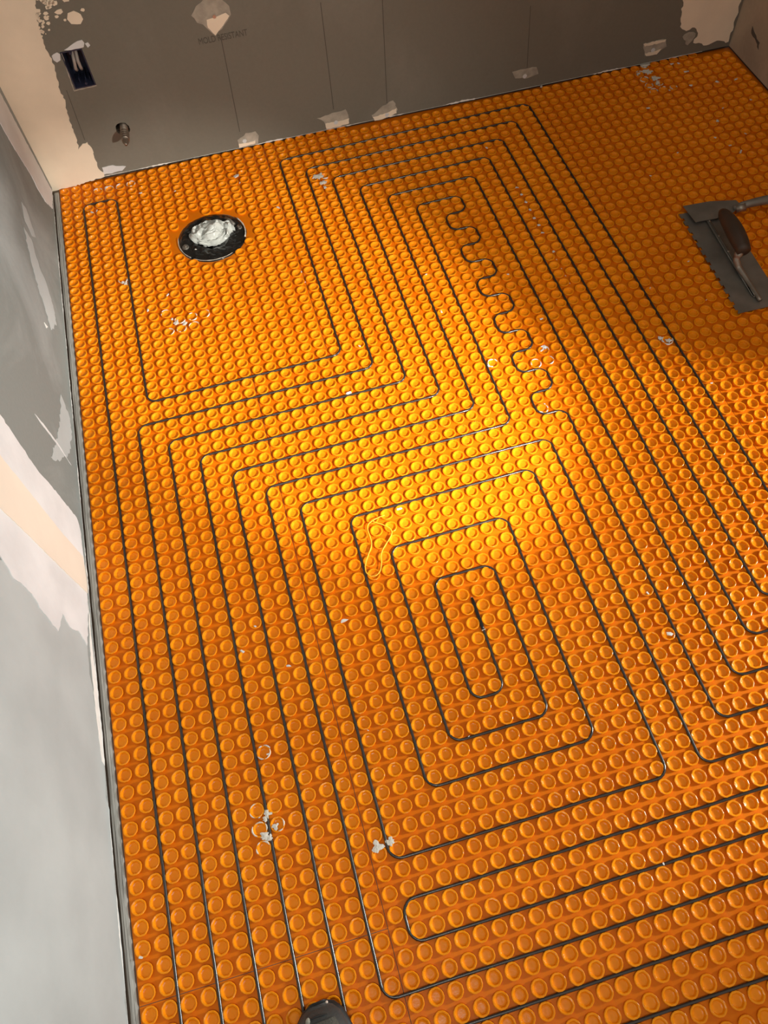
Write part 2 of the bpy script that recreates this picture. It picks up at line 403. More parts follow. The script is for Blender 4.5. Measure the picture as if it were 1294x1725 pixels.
# taped screw spots
spots = [([(400, 236), (414, 224), (430, 221), (436, 228), (435, 241), (420, 246), (403, 248)], (412, 237)),
         ([(534, 199), (560, 190), (582, 184), (587, 194), (588, 207), (570, 213), (550, 217), (546, 205)], (566, 206)),
         ([(626, 194), (645, 178), (662, 169), (670, 184), (667, 190), (645, 200), (631, 203)], (652, 193)),
         ([(863, 121), (885, 116), (904, 113), (907, 124), (890, 131), (868, 132)], (884, 128)),
         ([(1084, 74), (1105, 69), (1122, 66), (1123, 78), (1105, 90), (1086, 94)], (1100, 84))]
for i, (pl, sc) in enumerate(spots):
    o = Bc(pl, 'mud_grey', 'screw_patch', amp=.0025, step=.01, seed=30 + i, thick=.0008)
    cx_ = sum(p[0] for p in pl) / len(pl); cy_ = sum(p[1] for p in pl) / len(pl)
    low = [p for p in pl if p[1] > cy_]
    s, z = back2(*sc)
    rnd = random.Random(60 + i)
    V, Fc = prism2d(ragged([(s + 0.006 * math.cos(a) * 1.1, z + .006 * math.sin(a)) for a in (0, 1, 2, 3, 4, 5)], .001, .003, i), [], lambda a, b: back3(a, b) + BN * .0022, -BN * .0028)
    so = mesh_obj('compound_lump', V, Fc, M['mud_white'], o)
for i, pl in enumerate([[(548, 208), (570, 204), (588, 199), (588, 207), (570, 213), (550, 217)], [(628, 197), (648, 191), (668, 182), (668, 190), (645, 200), (631, 203)], [(1086, 90), (1104, 86), (1114, 82), (1106, 91), (1088, 94)], [(402, 242), (418, 240), (430, 236), (430, 241), (403, 248)], [(1084, 74), (1110, 68), (1122, 66), (1120, 70), (1086, 78)]]):
    Bc(pl, 'mud', 'compound_ridge', amp=.0012, step=.006, seed=70 + i, thick=.0018)
# diamond shaped patch at the top with its screw and the printed lettering
Bc([(322, 26), (330, 10), (345, -4), (372, -2), (386, 10), (389, 24), (378, 42), (363, 60), (342, 41), (332, 38)], 'mud_grey', 'screw_patch', amp=.002, step=.01, seed=41, label='diamond shaped patch with a screw')
Bc([(348, 33), (366, 27), (380, 21), (386, 26), (376, 42), (363, 59), (350, 46)], 'mud', 'compound_ridge', amp=.0008, step=.008, seed=42, thick=.002)
s, z = back2(361, 27)
V, Fc = prism2d(circle(s, z, .0045, 14), [], lambda a, b: back3(a, b) + BN * .0032, -BN * .003)
mesh_obj('screw_head', V, Fc, M['screw'], wb)
# pencil lines marking the studs
for i, (a, b) in enumerate([((372, 62), (404, 222)), ((540, 4), (562, 184)), ((644, -5), (652, 174)), ((894, 10), (888, 114))]):
    s0, z0 = back2(*a); s1, z1 = back2(*b)
    w = 0.0009 if i != 3 else 0.0007
    poly = [(s0 - w, z0), (s0 + w, z0), (s1 + w, z1), (s1 - w, z1)]
    slab('pencil_line', poly, [], lambda a_, b_: back3(a_, b_) + BN * .0004, -BN * .0006, M['pencil'], wb)
s0, z0 = back2(112, 152); s1, z1 = back2(143, 236)
slab('scored_line', [(s0 - .0006, z0), (s0 + .0006, z0), (s1 + .0006, z1), (s1 - .0006, z1)], [], lambda a_, b_: back3(a_, b_) + BN * .0004, -BN * .0006, M['pencil'], wb)
tc_ = bpy.data.curves.new('lettering', 'FONT'); tc_.body = 'MOLD RESISTANT'; tc_.align_x = 'LEFT'; tc_.size = 0.0215; tc_.extrude = 0.0002; tc_.space_character = 0.98
tmp = bpy.data.objects.new('lettering_tmp', tc_); C.objects.link(tmp)
bpy.context.view_layer.update()
dg = bpy.context.evaluated_depsgraph_get()
tme = bpy.data.meshes.new_from_object(tmp.evaluated_get(dg)); bpy.data.objects.remove(tmp)
tme.materials.clear(); tme.materials.append(M['letter'])
lt = bpy.data.objects.new('printed_lettering', tme); C.objects.link(lt); lt.parent = wb
ls0, lz0 = back2(335, 74); ls1, _ = back2(417, 56)
wdt = max(v.co.x for v in tme.vertices)
sx = (ls1 - ls0) / wdt
lt.matrix_world = Matrix.Translation(back3(ls0, lz0 - 0.002) + BN * .0005) @ Matrix((BT, Vector((0, 0, 1)), BN)).transposed().to_4x4() @ Matrix.Diagonal((sx, 1, 1, 1))
lt['label'] = 'faded lettering reading MOLD RESISTANT'
# right end of back wall and crack on the right wall
Bc([(1150, -40), (1150, 0), (1149, 20), (1146, 45), (1156, 52), (1170, 46), (1176, 56), (1168, 72), (1190, 76), (1212, 68), (1222, 72), (1227, 70), (1252, -10), (1264, -40)], 'mud', 'corner_compound', amp=.003, seed=51, label='tan compound in the right corner')
Bc([(1150, 62), (1160, 54), (1172, 56), (1166, 68), (1158, 76)], 'mud_grey', 'compound_smear', amp=.003, seed=52)
patch('crack', [(1268, 44), (1272, 56), (1280, 72), (1278, 84), (1274, 70), (1266, 56)], right2, right3, RN, M['pencil'], wr, amp=.003, seed=53, thick=.0006)

# ------------------------------------------------------------------ membrane sheets
def make_stud_mesh(name, seed):
    """eight sided open cup"""
    rnd = random.Random(seed); n = 16
    prof = [(0.0119, ZB), (0.0129, -0.0015), (0.0126, -0.0004), (0.0117, 0.0), (0.0100, -0.0005), (0.0080, -0.0047), (0.0060, -0.0053)]
    V = []; Fc = []
    jit = [rnd.uniform(-.0003, .0003) for _ in range(8)]
    for k, (r, z) in enumerate(prof):
        w = math.radians(9.5 if k < 3 else 7.0)
        for i in range(n):
            a = 2 * PI * (i // 2) / 8 + PI / 8 + (w if i % 2 else -w)
            rr = r * 1.01 + jit[i // 2] * (0.5 if k in (0, 6) else 1)
            V.append((rr * math.cos(a), rr * math.sin(a), z + (rnd.uniform(-.00015, .00015) if k in (3, 4) else 0)))
    for k in range(len(prof) - 1):
        for i in range(n):
            j = (i + 1) % n
            Fc.append((k * n + i, k * n + j, (k + 1) * n + j, (k + 1) * n + i))
    Fc.append(tuple((len(prof) - 1) * n + i for i in range(n)))
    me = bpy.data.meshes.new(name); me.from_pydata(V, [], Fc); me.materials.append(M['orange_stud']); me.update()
    me.update()
    return me, V, Fc
studs = [make_stud_mesh('stud_%d' % i, i) for i in range(4)]
for me, _, _ in studs: me.name = 'stud'

cable_end = (23, 22)
def sheet(label, outline, holes, inside, transform=(0, 0, 0), seed=0, nind=300):
    """outline/holes in grid units (u, v); inside(u,v) tells which studs belong"""
    root = empty('membrane_sheet', (0, 0, ZB)); tag(root, label, 'floor membrane', 'orange uncoupling membrane sheets')
    du, dv, rz = transform
    ol = [(u * P, -v * P) for u, v in outline]
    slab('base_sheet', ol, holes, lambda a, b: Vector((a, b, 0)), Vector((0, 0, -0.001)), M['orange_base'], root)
    rnd = random.Random(seed); cand = []
    for iu in range(0, 67):
        for iv in range(-27, 50):
            u, v = iu + .5, iv + .5
            if not inside(u, v): continue
            uu = u + du + rz * (v - 10); vv_ = v + dv - rz * (u - 50)
            x, y = uu * P, -vv_ * P
            if x > XR + 0.001 or y > yback(x) + 0.001: continue
            d = math.hypot(x - DR[0], y - DR[1])
            if d < DRR + 0.010: continue
            if 30 * 0 + d < DRR + 0.021 and x < DR[0] - 0.015 and y > DR[1] - 0.02: continue    # shaved flat beside the drain
            px, py = project((x, y, 0))
            vis = -15 < px < W + 15 and -15 < py < H + 15
            dist = (Vector((x, y, 0)) - CAM).length
            cand.append((0 if vis else 1, dist, x + rnd.gauss(0, .0003), y + rnd.gauss(0, .0003)))
    cand.sort()
    ind = [c for c in cand[:nind] if c[0] == 0]; rest = cand[len(ind):]
    for k, (_, _, x, y) in enumerate(ind):
        o = bpy.data.objects.new('stud', studs[k % 4][0]); C.objects.link(o); o.parent = root
        o.location = (x, y, -ZB); o.rotation_euler = (0, 0, rnd.choice((0, PI / 2, PI, 1.5 * PI)) + rnd.gauss(0, .05))
    if rest:
        V = []; Fc = []
        for (_, _, x, y) in rest:
            _, sv, sf = studs[rnd.randrange(4)]; b = len(V)
            a = rnd.choice((0, PI / 2, PI, 1.5 * PI)) + rnd.gauss(0, .05); ca, sa = math.cos(a), math.sin(a)
            V += [(x + vx * ca - vy * sa, y + vx * sa + vy * ca, vz - ZB) for vx, vy, vz in sv]
            Fc += [tuple(i + b for i in f) for f in sf]
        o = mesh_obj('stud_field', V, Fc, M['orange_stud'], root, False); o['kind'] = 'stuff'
    return root
g = 0.017
vt = lambda u: -(yback(u * P) + 0.008) / P
s_drain = sheet('orange studded membrane sheet with the round drain hole in the back left corner',
      [(0, -1 - g), (0, vt(0) + .1), (19 - g, vt(19)), (19 - g, -1 - g)], [circle(*DR, DRR, 48, .0012, 2)], lambda u, v: u < 19 and v < -1, seed=1)
s_left = sheet('long narrow orange studded membrane sheet along the left wall',
      [(0, 38 - g), (0, -1 + g), (13 - g, -1 + g), (13 - g, 38 - g)], [], lambda u, v: u < 13 and -1 < v < 38, seed=2)
s_near = sheet('orange studded membrane sheet at the lower left, nearest the shoe',
      [(0, 49), (0, 38 + g), (13 - g, 38 + g), (13 - g, 49)], [], lambda u, v: u < 13 and v > 38, seed=3)
s_main = sheet('large middle orange studded membrane sheet carrying most of the cable loops',
      [(13 + g, 49), (13 + g, -1 + g), (19 + g, -1 + g), (19 + g, vt(19)), (45 - g, vt(45)), (45 - g, 49)], [],
      lambda u, v: (13 < u < 45 and v > -1) or (19 < u < 45), seed=4)
s_right = sheet('orange studded membrane sheet on the right under the trowel',
      [(45 + g, 42), (45 + g, vt(45)), (XR / P + .25, vt(64)), (XR / P + .25, 42)], [], lambda u, v: u > 45 and v < 41, (0.03, 0.10, 0.004), seed=5)

# faint illegible print on two rows of studs
def print_row(root, v, u0, u1, seed, dens):
    rnd = random.Random(seed); V = []; Fc = []
    for iu in range(u0, u1):
        if rnd.random() > dens: continue
        cx_, cy_ = (iu + .5) * P, -(v + .5) * P
        for k in range(rnd.randint(3, 5)):
            x = cx_ - .008 + .004 * k + rnd.uniform(-.0006, .0006); y = cy_ + 0.0105 - abs(x - cx_) * .35
            h = .0028 * rnd.uniform(.6, 1.1); w = .0004
            sl = rnd.uniform(-.0008, .0008)
            b = len(V)
            V += [(x - w, y - h / 2, .0004 - ZB), (x + w, y - h / 2, .0004 - ZB), (x + w + sl, y + h / 2, .0003 - ZB), (x - w + sl, y + h / 2, .0003 - ZB)]
            Fc.append((b, b + 1, b + 2, b + 3))
            if rnd.random() < .6:
                yy = y + rnd.choice((-h / 2, h / 2, 0)); b = len(V)
                V += [(x - w, yy - w, .0004 - ZB), (x + .0024, yy - w, .0004 - ZB), (x + .0024, yy + w, .0004 - ZB), (x - w, yy + w, .0004 - ZB)]; Fc.append((b, b + 1, b + 2, b + 3))
    o = mesh_obj('printed_lettering', V, Fc, M['ink'], root); o['kind'] = 'stuff'
print_row(s_left, 9, 0, 13, 1, 1); print_row(s_main, 9, 13, 33, 2, .95); print_row(s_main, -23, 20, 44, 3, .7)

# ------------------------------------------------------------------ heating cable
path = [(23, 22), (23, 28), (21, 28), (21, 20), (25, 20), (25, 30), (19, 30), (19, 17), (27, 17), (27, 32), (17, 32), (17, 14), (30, 14), (30, 35), (14, 35), (14, 12), (32, 12), (32, 35), (50, 35), (50, 37),
        (14, 37), (14, 39), (50, 39), (50, 41), (12, 41), (12, 10), (30, 10), (30, -14), (34, -14)]
v = -12
side = 32
for k in range(12):
    path += [(34 if side == 32 else 32, v), (side, v)]; v += 2; side = 34 if side == 32 else 32
# path now at v = 10 turn
path = [p for i, p in enumerate(path) if i == 0 or p != path[i - 1]]
path += [(34, 33), (52, 33), (52, 31), (36, 31), (36, -16), (28, -16), (28, 8), (10, 8), (10, 43), (50, 43), (50, 45), (8, 45), (8, 6), (26, 6), (26, -18), (38, -18), (38, 29), (52, 29), (52, 27),
         (40, 27), (40, -20), (24, -20), (24, 4), (6, 4), (6, 47), (50, 47), (50, 48.6), (4, 48.6), (4, 2), (22, 2), (22, -22), (42, -22), (42, 25), (52, 25), (52, 23), (44, 23), (44, -24), (20, -24), (20, 0), (5, 0), (5, -24), (2, -24), (2, 48.6)]
def rounded(path, r, step):
    out = []
    n = len(path)
    for i in range(n):
        p = Vector(path[i])
        if i == 0 or i == n - 1: out.append(p); continue
        a = Vector(path[i - 1]); b = Vector(path[i + 1])
        da = (a - p).normalized(); db = (b - p).normalized()
        if abs(da.dot(db)) > .98: continue
        rr = min(r, (a - p).length / 2.02, (b - p).length / 2.02)
        c = p + (da + db) * rr; s0 = p + da * rr; s1 = p + db * rr
        for k in range(6):
            t = k / 5
            w0 = (s0 - c) * math.cos(t * PI / 2) + (s1 - c) * math.sin(t * PI / 2)
            out.append(c + w0)
    # resample straight parts
    res = [out[0]]
    for q in out[1:]:
        d = q - res[-1]; k = max(1, int(d.length / step)); s = res[-1].copy()
        for j in range(1, k + 1): res.append(s + d * (j / k))
    return res
pts2 = rounded(path, 0.72, 0.5)
rnd = random.Random(12)
pts3 = []
for i, q in enumerate(pts2):
    w = noise.noise_vector(Vector((q.x * .35, q.y * .35, 1.0))) * 0.0009
    pts3.append(Vector((q.x * P + w.x, -q.y * P + w.y, -0.0020 + noise.noise(Vector((i * .21, 0, 5))) * .0005)))
croot = empty('heating_cable', (pts3[0].x, pts3[0].y, ZB)); tag(croot, 'thin dark brown heating cable looped through the membrane channels', 'heating cable')
off = Vector((pts3[0].x, pts3[0].y, ZB))
V, Fc = tube([p - off for p in pts3], 0.0026, 8)
mesh_obj('cable', V, Fc, M['cable'], croot, True)
ep = [Vector((23 * P + noise.noise(Vector((i * .5, 3, 0))) * .0006, -(21.85 + i * .25) * P, -0.0022)) - off for i in range(10)]
V, Fc = tube(ep, [.0024] + [.0033] * 8 + [.0026], 10)
mesh_obj('end_splice', V, Fc, M['splice'], croot, True)['label'] = 'black end splice sleeve'
V, Fc = tube([ep[0] + Vector((0, .0012, .0004)), ep[0]], .0014, 8); mesh_obj('tip', V, Fc, M['pale_flake'], croot)
V, Fc = tube([ep[9] + Vector((-.0035, 0, .002)), ep[9] + Vector((.0035, .001, .002))], .0009, 6); mesh_obj('sleeve_band', V, Fc, M['pale_flake'], croot)

# ------------------------------------------------------------------ junction box in the back wall
jb = empty('junction_box', back3((bs0 + bs1) / 2, bz0)); jb.matrix_world = Matrix.Translation(back3((bs0 + bs1) / 2, (bz0 + bz1) / 2)) @ Matrix((BT, -BN, Vector((0, 0, 1)))).transposed().to_4x4()
tag(jb, 'dark blue plastic outlet box set into the grey wall', 'outlet box')
hw = (bs1 - bs0) / 2 - .0006; hh = (bz1 - bz0) / 2 - .0006; D = 0.062; th = .0022
bm = bmesh.new()
box(bm, -hw, hw, D, D + th, -hh, hh)
box(bm, -hw, -hw + th, -.001, D, -hh, hh); box(bm, hw - th, hw, -.001, D, -hh, hh)
box(bm, -hw + th, hw - th, -.001, D, -hh, -hh + th); box(bm, -hw + th, hw - th, -.001, D, hh - th, hh)
bm_obj('body', bm, M['bluebox'], jb)
for x in (-.012, .004, .014):
    bm = bmesh.new(); box(bm, x, x + .0016, .018, D, -hh + th, -hh + th + .012); bm_obj('rib', bm, M['bluebox'], jb)
for sx_, z in ((-.004, hh - .008), (.004, -hh + .006)):
    bm = bmesh.new(); bmesh.ops.create_cone(bm, cap_ends=True, segments=12, radius1=.0034, radius2=.0034, depth=.014, matrix=Matrix.Translation((sx_, .010, z)) @ Matrix.Rotation(PI / 2, 4, 'X'))
    bm_obj('screw_boss', bm, M['bluebox'], jb)
for k, x in enumerate((-.006, .003)):
    pts = [Vector((x + .002 * k, .045, hh - .003)), Vector((x + .003, .028, hh - .016)), Vector((x + .001, .016, hh - .034)), Vector((x - .003 + .004 * k, .018, hh - .052)), Vector((x - .004 + .003 * k, .034, hh - .064))]
    fine = []
    for i in range(len(pts) - 1):
        for j in range(5): fine.append(pts[i].lerp(pts[i + 1], j / 5))
    fine.append(pts[-1])
    V, Fc = tube(fine, .0042, 8); mesh_obj('wire', V, Fc, M['wire_grey'], jb, True)

# pipe stub out of the back wall
pm = Matrix.Translation(back3(*pipe_c)) @ Matrix((BT, BN, Vector((0, 0, 1)))).transposed().to_4x4()
ps = empty('pipe_stub'); ps.matrix_world = pm
tag(ps, 'short ribbed metal water pipe stub sticking out of the back wall', 'pipe')
def lathe_y(prof, n=18, cx=0, cz=0):
    V = []; Fc = []
    for r, y in prof:
        for i in range(n):
            a = 2 * PI * i / n; V.append((cx + r * math.cos(a), y, cz + r * math.sin(a)))
    for k in range(len(prof) - 1):
        for i in range(n):
            j = (i + 1) % n; Fc.append((k * n + i, k * n + j, (k + 1) * n + j, (k + 1) * n + i))
    Fc.append(tuple(range(n))); Fc.append(tuple((len(prof) - 1) * n + i for i in range(n)))
    return V, Fc
V, Fc = lathe_y([(.0105, -.04), (.0105, .016)], cx=.003, cz=-.001); mesh_obj('pipe', V, Fc, M['brass'], ps, True)
pr = []
for k in range(4):
    y = .016 + k * .0085; r = .0118 - .0004 * k
    pr += [(r - .0022, y), (r, y + .0012), (r, y + .0058), (r - .0022, y + .0072)]
V, Fc = lathe_y(pr, cx=.003, cz=-.001); mesh_obj('ribbed_end', V, Fc, M['brass'], ps, True)
V, Fc = lathe_y([(.0085, .050), (.0085, .058), (.004, .066), (.0035, .070)], cx=.003, cz=-.001); mesh_obj('tip', V, Fc, M['brass'], ps, True)
V, Fc = lathe_y([(.020, -.013), (.020, -.05)]); mesh_obj('dark_recess', V, [f for f in Fc if len(f) == 4] + [Fc[-1]], M['dark'], ps)

# ------------------------------------------------------------------ drain opening
fl = empty('drain_flange', (DR[0], DR[1], ZF)); tag(fl, 'black drain flange sunk in the round hole of the membrane', 'drain')
def lathe_z(prof, n=40):
    V = []; Fc = []
    for r, z in prof:
        for i in range(n):
            a = 2 * PI * i / n; V.append((r * math.cos(a), r * math.sin(a), z))
    for k in range(len(prof) - 1):
        for i in range(n):
            j = (i + 1) % n; Fc.append((k * n + i, k * n + j, (k + 1) * n + j, (k + 1) * n + i))
    return V, Fc
V, Fc = lathe_z([(.0885, .0004), (.087, .0022), (.080, .0030), (.066, .0024), (.060, .0004), (.057, -.010), (.056, -.10)]); mesh_obj('flange_ring', V, Fc, M['blackpipe'], fl, True)
V, Fc = lathe_z([(.056, -.098), (.001, -.098)]); mesh_obj('pipe_bottom', V, Fc, M['dark'], fl)
for a in (2.75 + .6, .15):
    bm = bmesh.new(); bmesh.ops.create_cone(bm, cap_ends=True, segments=14, radius1=.009, radius2=.008, depth=.003, matrix=Matrix.Translation((.074 * math.cos(a), .074 * math.sin(a), .004)))
    bo = bm_obj('washer', bm, M['steel_dark'], fl)
    bm = bmesh.new(); bmesh.ops.create_cone(bm, cap_ends=True, segments=8, radius1=.0038, radius2=.0036, depth=.006, matrix=Matrix.Translation((.074 * math.cos(a), .074 * math.sin(a), .0065)))
    bm_obj('bolt', bm, M['steel'], bo)
V, Fc = tube([Vector((.046, .056, .006)), Vector((.056, .040, .008)), Vector((.064, .022, .007))], .0045, 8); mesh_obj('slot_clip', V, Fc, M['steel_dark'], fl, True)
V = []; Fc = []; nr, na = 9, 56
for k in range(nr + 1):
    for i in range(na):
        a = 2 * PI * i / na; r = .020 + (.0865 - .020) * k / nr
        q = Vector((math.cos(a) * r * 60, math.sin(a) * r * 60, 1.7))
        z = .0035 + .006 * noise.noise(q) + .003 * noise.noise(q * 2.3) if k < nr else .0012
        if k < 4: z -= .004 * (4 - k)
        V.append((math.cos(a) * r, math.sin(a) * r, min(z, .0068)))
for k in range(nr):
    for i in range(na):
        j = (i + 1) % na; Fc.append((k * na + i, k * na + j, (k + 1) * na + j, (k + 1) * na + i))
mesh_obj('black_liner', V, Fc, M['blackpipe'], fl)['label'] = 'lumpy black plastic around the opening'
for a0, a1, w in ((-.35, .55, .0022), (2.9, 3.9, .0012), (4.0, 5.2, .001)):
    pts = [Vector((math.cos(a0 + (a1 - a0) * i / 12) * .0885, math.sin(a0 + (a1 - a0) * i / 12) * .0885, .0055 + .001 * noise.noise(Vector((i * .7, a0, 0))))) for i in range(13)]
    V, Fc = tube(pts, [w * (.5 + abs(noise.noise(Vector((i * .9, a1, 3))))) for i in range(13)], 6); mesh_obj('pale_fringe', V, Fc, M['mortar'], fl, True)
# crumpled bag
bm = bmesh.new(); bmesh.ops.create_icosphere(bm, subdivisions=5, radius=1)
for vtx in bm.verts:
    p = vtx.co.copy()
    a = math.atan2(p.y, p.x)
    rad = 1 + .16 * noise.noise(Vector((math.cos(a) * 2.2, math.sin(a) * 2.2, 4)))
    q = Vector((p.x * .058 * rad, p.y * .040 * rad, p.z * .017))
    cr = abs(noise.noise(p * 1.7 + Vector((3, 1, 2)))) * 1.1 + abs(noise.noise(p * 3.4 + Vector((8, 2, 5)))) * .5
    q.z += (cr - .45) * .024; q.x += noise.noise(p * 3 + Vector((1, 9, 3))) * .008; q.y += noise.noise(p * 3 + Vector((7, 2, 9))) * .008
    vtx.co = q
bag = bm_obj('crumpled_bag', bm, M['bag'], None, False, (DR[0] + .004, DR[1] + .016, ZF + .006))
tag(bag, 'crumpled white plastic bag stuffed in the drain hole', 'plastic bag')
# torn orange tongue and pale crumbs at the rim come with the crumbs below

# ------------------------------------------------------------------ notched trowel
def A(x, y, z): return at_z(x, y, z)
tb0 = A(1144, 362, 0.004); tb1 = A(1243, 529, 0.004)
ax = (tb1 - tb0); L = ax.length; ay = ax.normalized(); axx = Vector((-ay.y, ay.x, 0))    # axx points right
if axx.x < 0: axx = -axx
tr = empty('notched_trowel'); tr.matrix_world = Matrix.Translation((tb0 + tb1) / 2) @ Matrix((axx, -ay, axx.cross(-ay))).transposed().to_4x4()
tag(tr, 'dark steel notched trowel lying on the right membrane sheet', 'trowel')
BWD = 0.112
ol = []
nn = 13
for k in range(nn):
    y0 = L / 2 - L * k / nn; y1 = L / 2 - L * (k + 1) / nn; m = (y0 + y1) / 2
    ol += [(0, y0), (0, y0 * .42 + y1 * .58), (.0055, y0 * .42 + y1 * .58), (.0055, y1)]
ol[0] = (.0, L / 2)
ol[-1] = (.0, -L / 2 + .0005)
ol += [(.002, -L / 2), (BWD, -L / 2 + .004), (BWD, L / 2)]
slab('blade', ol, [], lambda a, b: Vector((a, b, .0018)), Vector((0, 0, -.0014)), M['steel_dark'], tr)
# spine bar
sy0, sy1 = L / 2 - .03, -L / 2 + .035; sx_ = 0.056
bm = bmesh.new(); box(bm, sx_ - .0055, sx_ + .0055, sy1, sy0, .0018, .0095)
bmesh.ops.bevel(bm, geom=bm.edges[:], offset=.003, segments=2, affect='EDGES')
bm_obj('spine', bm, M['steel_dark'], tr, True)
for k in range(5):
    bm = bmesh.new(); bmesh.ops.create_cone(bm, cap_ends=True, segments=10, radius1=.003, radius2=.002, depth=.0016, matrix=Matrix.Translation((sx_, sy0 - .02 - k * .055, .0102))); bm_obj('rivet', bm, M['steel'], tr)
# bent shank
inv = tr.matrix_world.inverted()
sh = [inv @ A(1281, 506, .012), inv @ A(1262, 476, .014), inv @ A(1244, 450, .020), inv @ A(1240, 438, .034), inv @ A(1246, 424, .050), inv @ A(1252, 414, .057)]
fine = []
for i in range(len(sh) - 1):
    for j in range(6): fine.append(sh[i].lerp(sh[i + 1], j / 6))
fine.append(sh[-1])
for _ in range(2): fine = [fine[0]] + [(fine[i - 1] + fine[i] * 2 + fine[i + 1]) / 4 for i in range(1, len(fine) - 1)] + [fine[-1]]
rad = [.0045 + .0035 * min(1, i / 14) + (.0025 if i > 20 else 0) for i in range(len(fine))]
V, Fc = tube(fine, rad, 10); mesh_obj('shank', V, Fc, M['steel'], tr, True)
h0 = inv @ A(1254, 424, .058); h1 = inv @ A(1216, 356, .058)
fine = []; rad = []
for j in range(15):
    t = j / 14; p = h0.lerp(h1, t); p.z += .006 * math.sin(PI * t); fine.append(p)
    rad.append(.0175 * (0.55 + .6 * math.sin(PI * min(1, .14 + t * .86)) ** .7) if t < .98 else .008)
V, Fc = tube(fine, rad, 14); mesh_obj('handle', V, Fc, M['wood_handle'], tr, True)
# ------------------------------------------------------------------ margin trowel lying across it
m0 = A(1151, 347, .016); m1 = A(1172, 374, .016); m2 = A(1208, 367, .016); m3 = A(1196, 339, .016)
mt = empty('margin_trowel', ((m0 + m1 + m2 + m3) / 4)[:]); tag(mt, 'flat brown grey margin trowel lying across the end of the notched trowel', 'trowel')
o0 = Vector(mt.location)
cpt = [m0, m1, m2, A(1232, 360, .016), A(1250, 346, .017), A(1240, 337, .017), m3]
bm = bmesh.new(); top = [bm.verts.new(p - o0) for p in cpt]; bot = [bm.verts.new(p - o0 + Vector((0, 0, -.0015))) for p in cpt]
bm.faces.new(top); bm.faces.new(list(reversed(bot)))
for i in range(len(cpt)): bm.faces.new([top[i], bot[i], bot[(i + 1) % len(cpt)], top[(i + 1) % len(cpt)]])
bm_obj('blade', bm, M['steel_dark'], mt)
hp = [A(1236, 350, .020) - o0, A(1250, 346, .026) - o0, A(1275, 340, .030) - o0, A(1300, 335, .030) - o0, A(1350, 324, .030) - o0, A(1420, 309, .030) - o0]
V, Fc = tube(hp, [.006, .009, .0105, .0115, .012, .009], 12); mesh_obj('handle', V, Fc, M['steel_dark'], mt, True)
V, Fc = tube([A(1240, 352, .020) - o0, A(1256, 348, .026) - o0], [.0095, .0105], 12); mesh_obj('ferrule', V, Fc, M['steel'], mt, True)

# ------------------------------------------------------------------ shoe at the bottom edge
sh = empty('work_shoe', (0.268, -1.228, 0.0006), 0.06); tag(sh, 'dark grey work shoe, its toe just entering at the bottom edge', 'shoe')
def loft(stations, n=20, base=0.0):
    V = []; Fc = []
    for (y, hw_l, hw_r, z0, z1, cxs) in stations:
        for i in range(n):
            a = 2 * PI * i / n; c, s = math.cos(a), math.sin(a)
            x = cxs + (hw_r if c > 0 else hw_l) * (abs(c) ** .75) * (1 if c > 0 else -1)
            z = z0 + (z1 - z0) * (.5 + .5 * (abs(s) ** .8) * (1 if s > 0 else -1))
            V.append((x, y, z))
    m = len(stations)
    for k in range(m - 1):
        for i in range(n):
            j = (i + 1) % n; Fc.append((k * n + i, k * n + j, (k + 1) * n + j, (k + 1) * n + i))
    Fc.append(tuple(range(n))); Fc.append(tuple((m - 1) * n + i for i in range(n)))
    return V, Fc
sole = [(.004, .010, .010, 0.004, .018, .002), (-.002, .026, .024, 0, .022, .002), (-.015, .038, .036, 0, .023, .001), (-.045, .048, .045, 0, .022, 0), (-.09, .050, .046, 0, .022, 0), (-.16, .040, .036, 0, .024, .002), (-.22, .036, .034, 0, .028, 0), (-.275, .034, .032, 0, .030, 0), (-.295, .022, .022, .002, .028, 0)]
V, Fc = loft(sole); mesh_obj('sole', V, Fc, M['rubber'], sh, True)
upper = [(.000, .012, .012, .016, .030, .002), (-.005, .024, .022, .014, .041, .002), (-.015, .034, .033, .014, .053, .001), (-.032, .042, .040, .014, .063, 0), (-.06, .046, .043, .014, .070, 0), (-.10, .045, .041, .014, .080, 0), (-.15, .038, .034, .014, .100, .001), (-.19, .036, .033, .014, .118, 0), (-.24, .035, .033, .016, .120, 0), (-.275, .030, .030, .018, .118, 0), (-.288, .018, .018, .02, .10, 0)]
V, Fc = loft(upper, 24); mesh_obj('upper', V, Fc, M['shoe'], sh, True)
vamp = [(-.020, .022, .022, .04, .0615, .004), (-.030, .028, .027, .04, .0675, .004), (-.06, .032, .030, .04, .0748, .003), (-.10, .028, .026, .05, .083, .002)]
V, Fc = loft(vamp, 18); mesh_obj('vamp_panel', V, Fc, M['shoe_mesh'], sh, True)
for yy, zz, w in ((-.0125, .0515, .033), (-.0235, .0595, .036)):
    pts = []
    for k in range(13):
        a = PI * (.06 + .88 * k / 12)
        pts.append(Vector((w * math.cos(a), yy - .020 * (1 - math.sin(a)), .016 + (zz - .014) * math.sin(a) ** .55)))
    V, Fc = tube(pts, .0012, 6); mesh_obj('stitched_seam', V, Fc, M['rubber'], sh, True)
bm = bmesh.new(); bmesh.ops.create_icosphere(bm, subdivisions=2, radius=1)
for vtx in bm.verts: vtx.co = Vector((vtx.co.x * .0035, vtx.co.y * .0075, vtx.co.z * .002))
lp = bm_obj('lace_tip', bm, M['lace'], sh, True, (-.013, -.0155, .0535)); lp.rotation_euler = (.5, 0, -.5)
bm = bmesh.new(); bmesh.ops.create_icosphere(bm, subdivisions=1, radius=.0022); bm_obj('toe_scuff', bm, M['pale_flake'], sh, False, (.018, -.0005, .036))
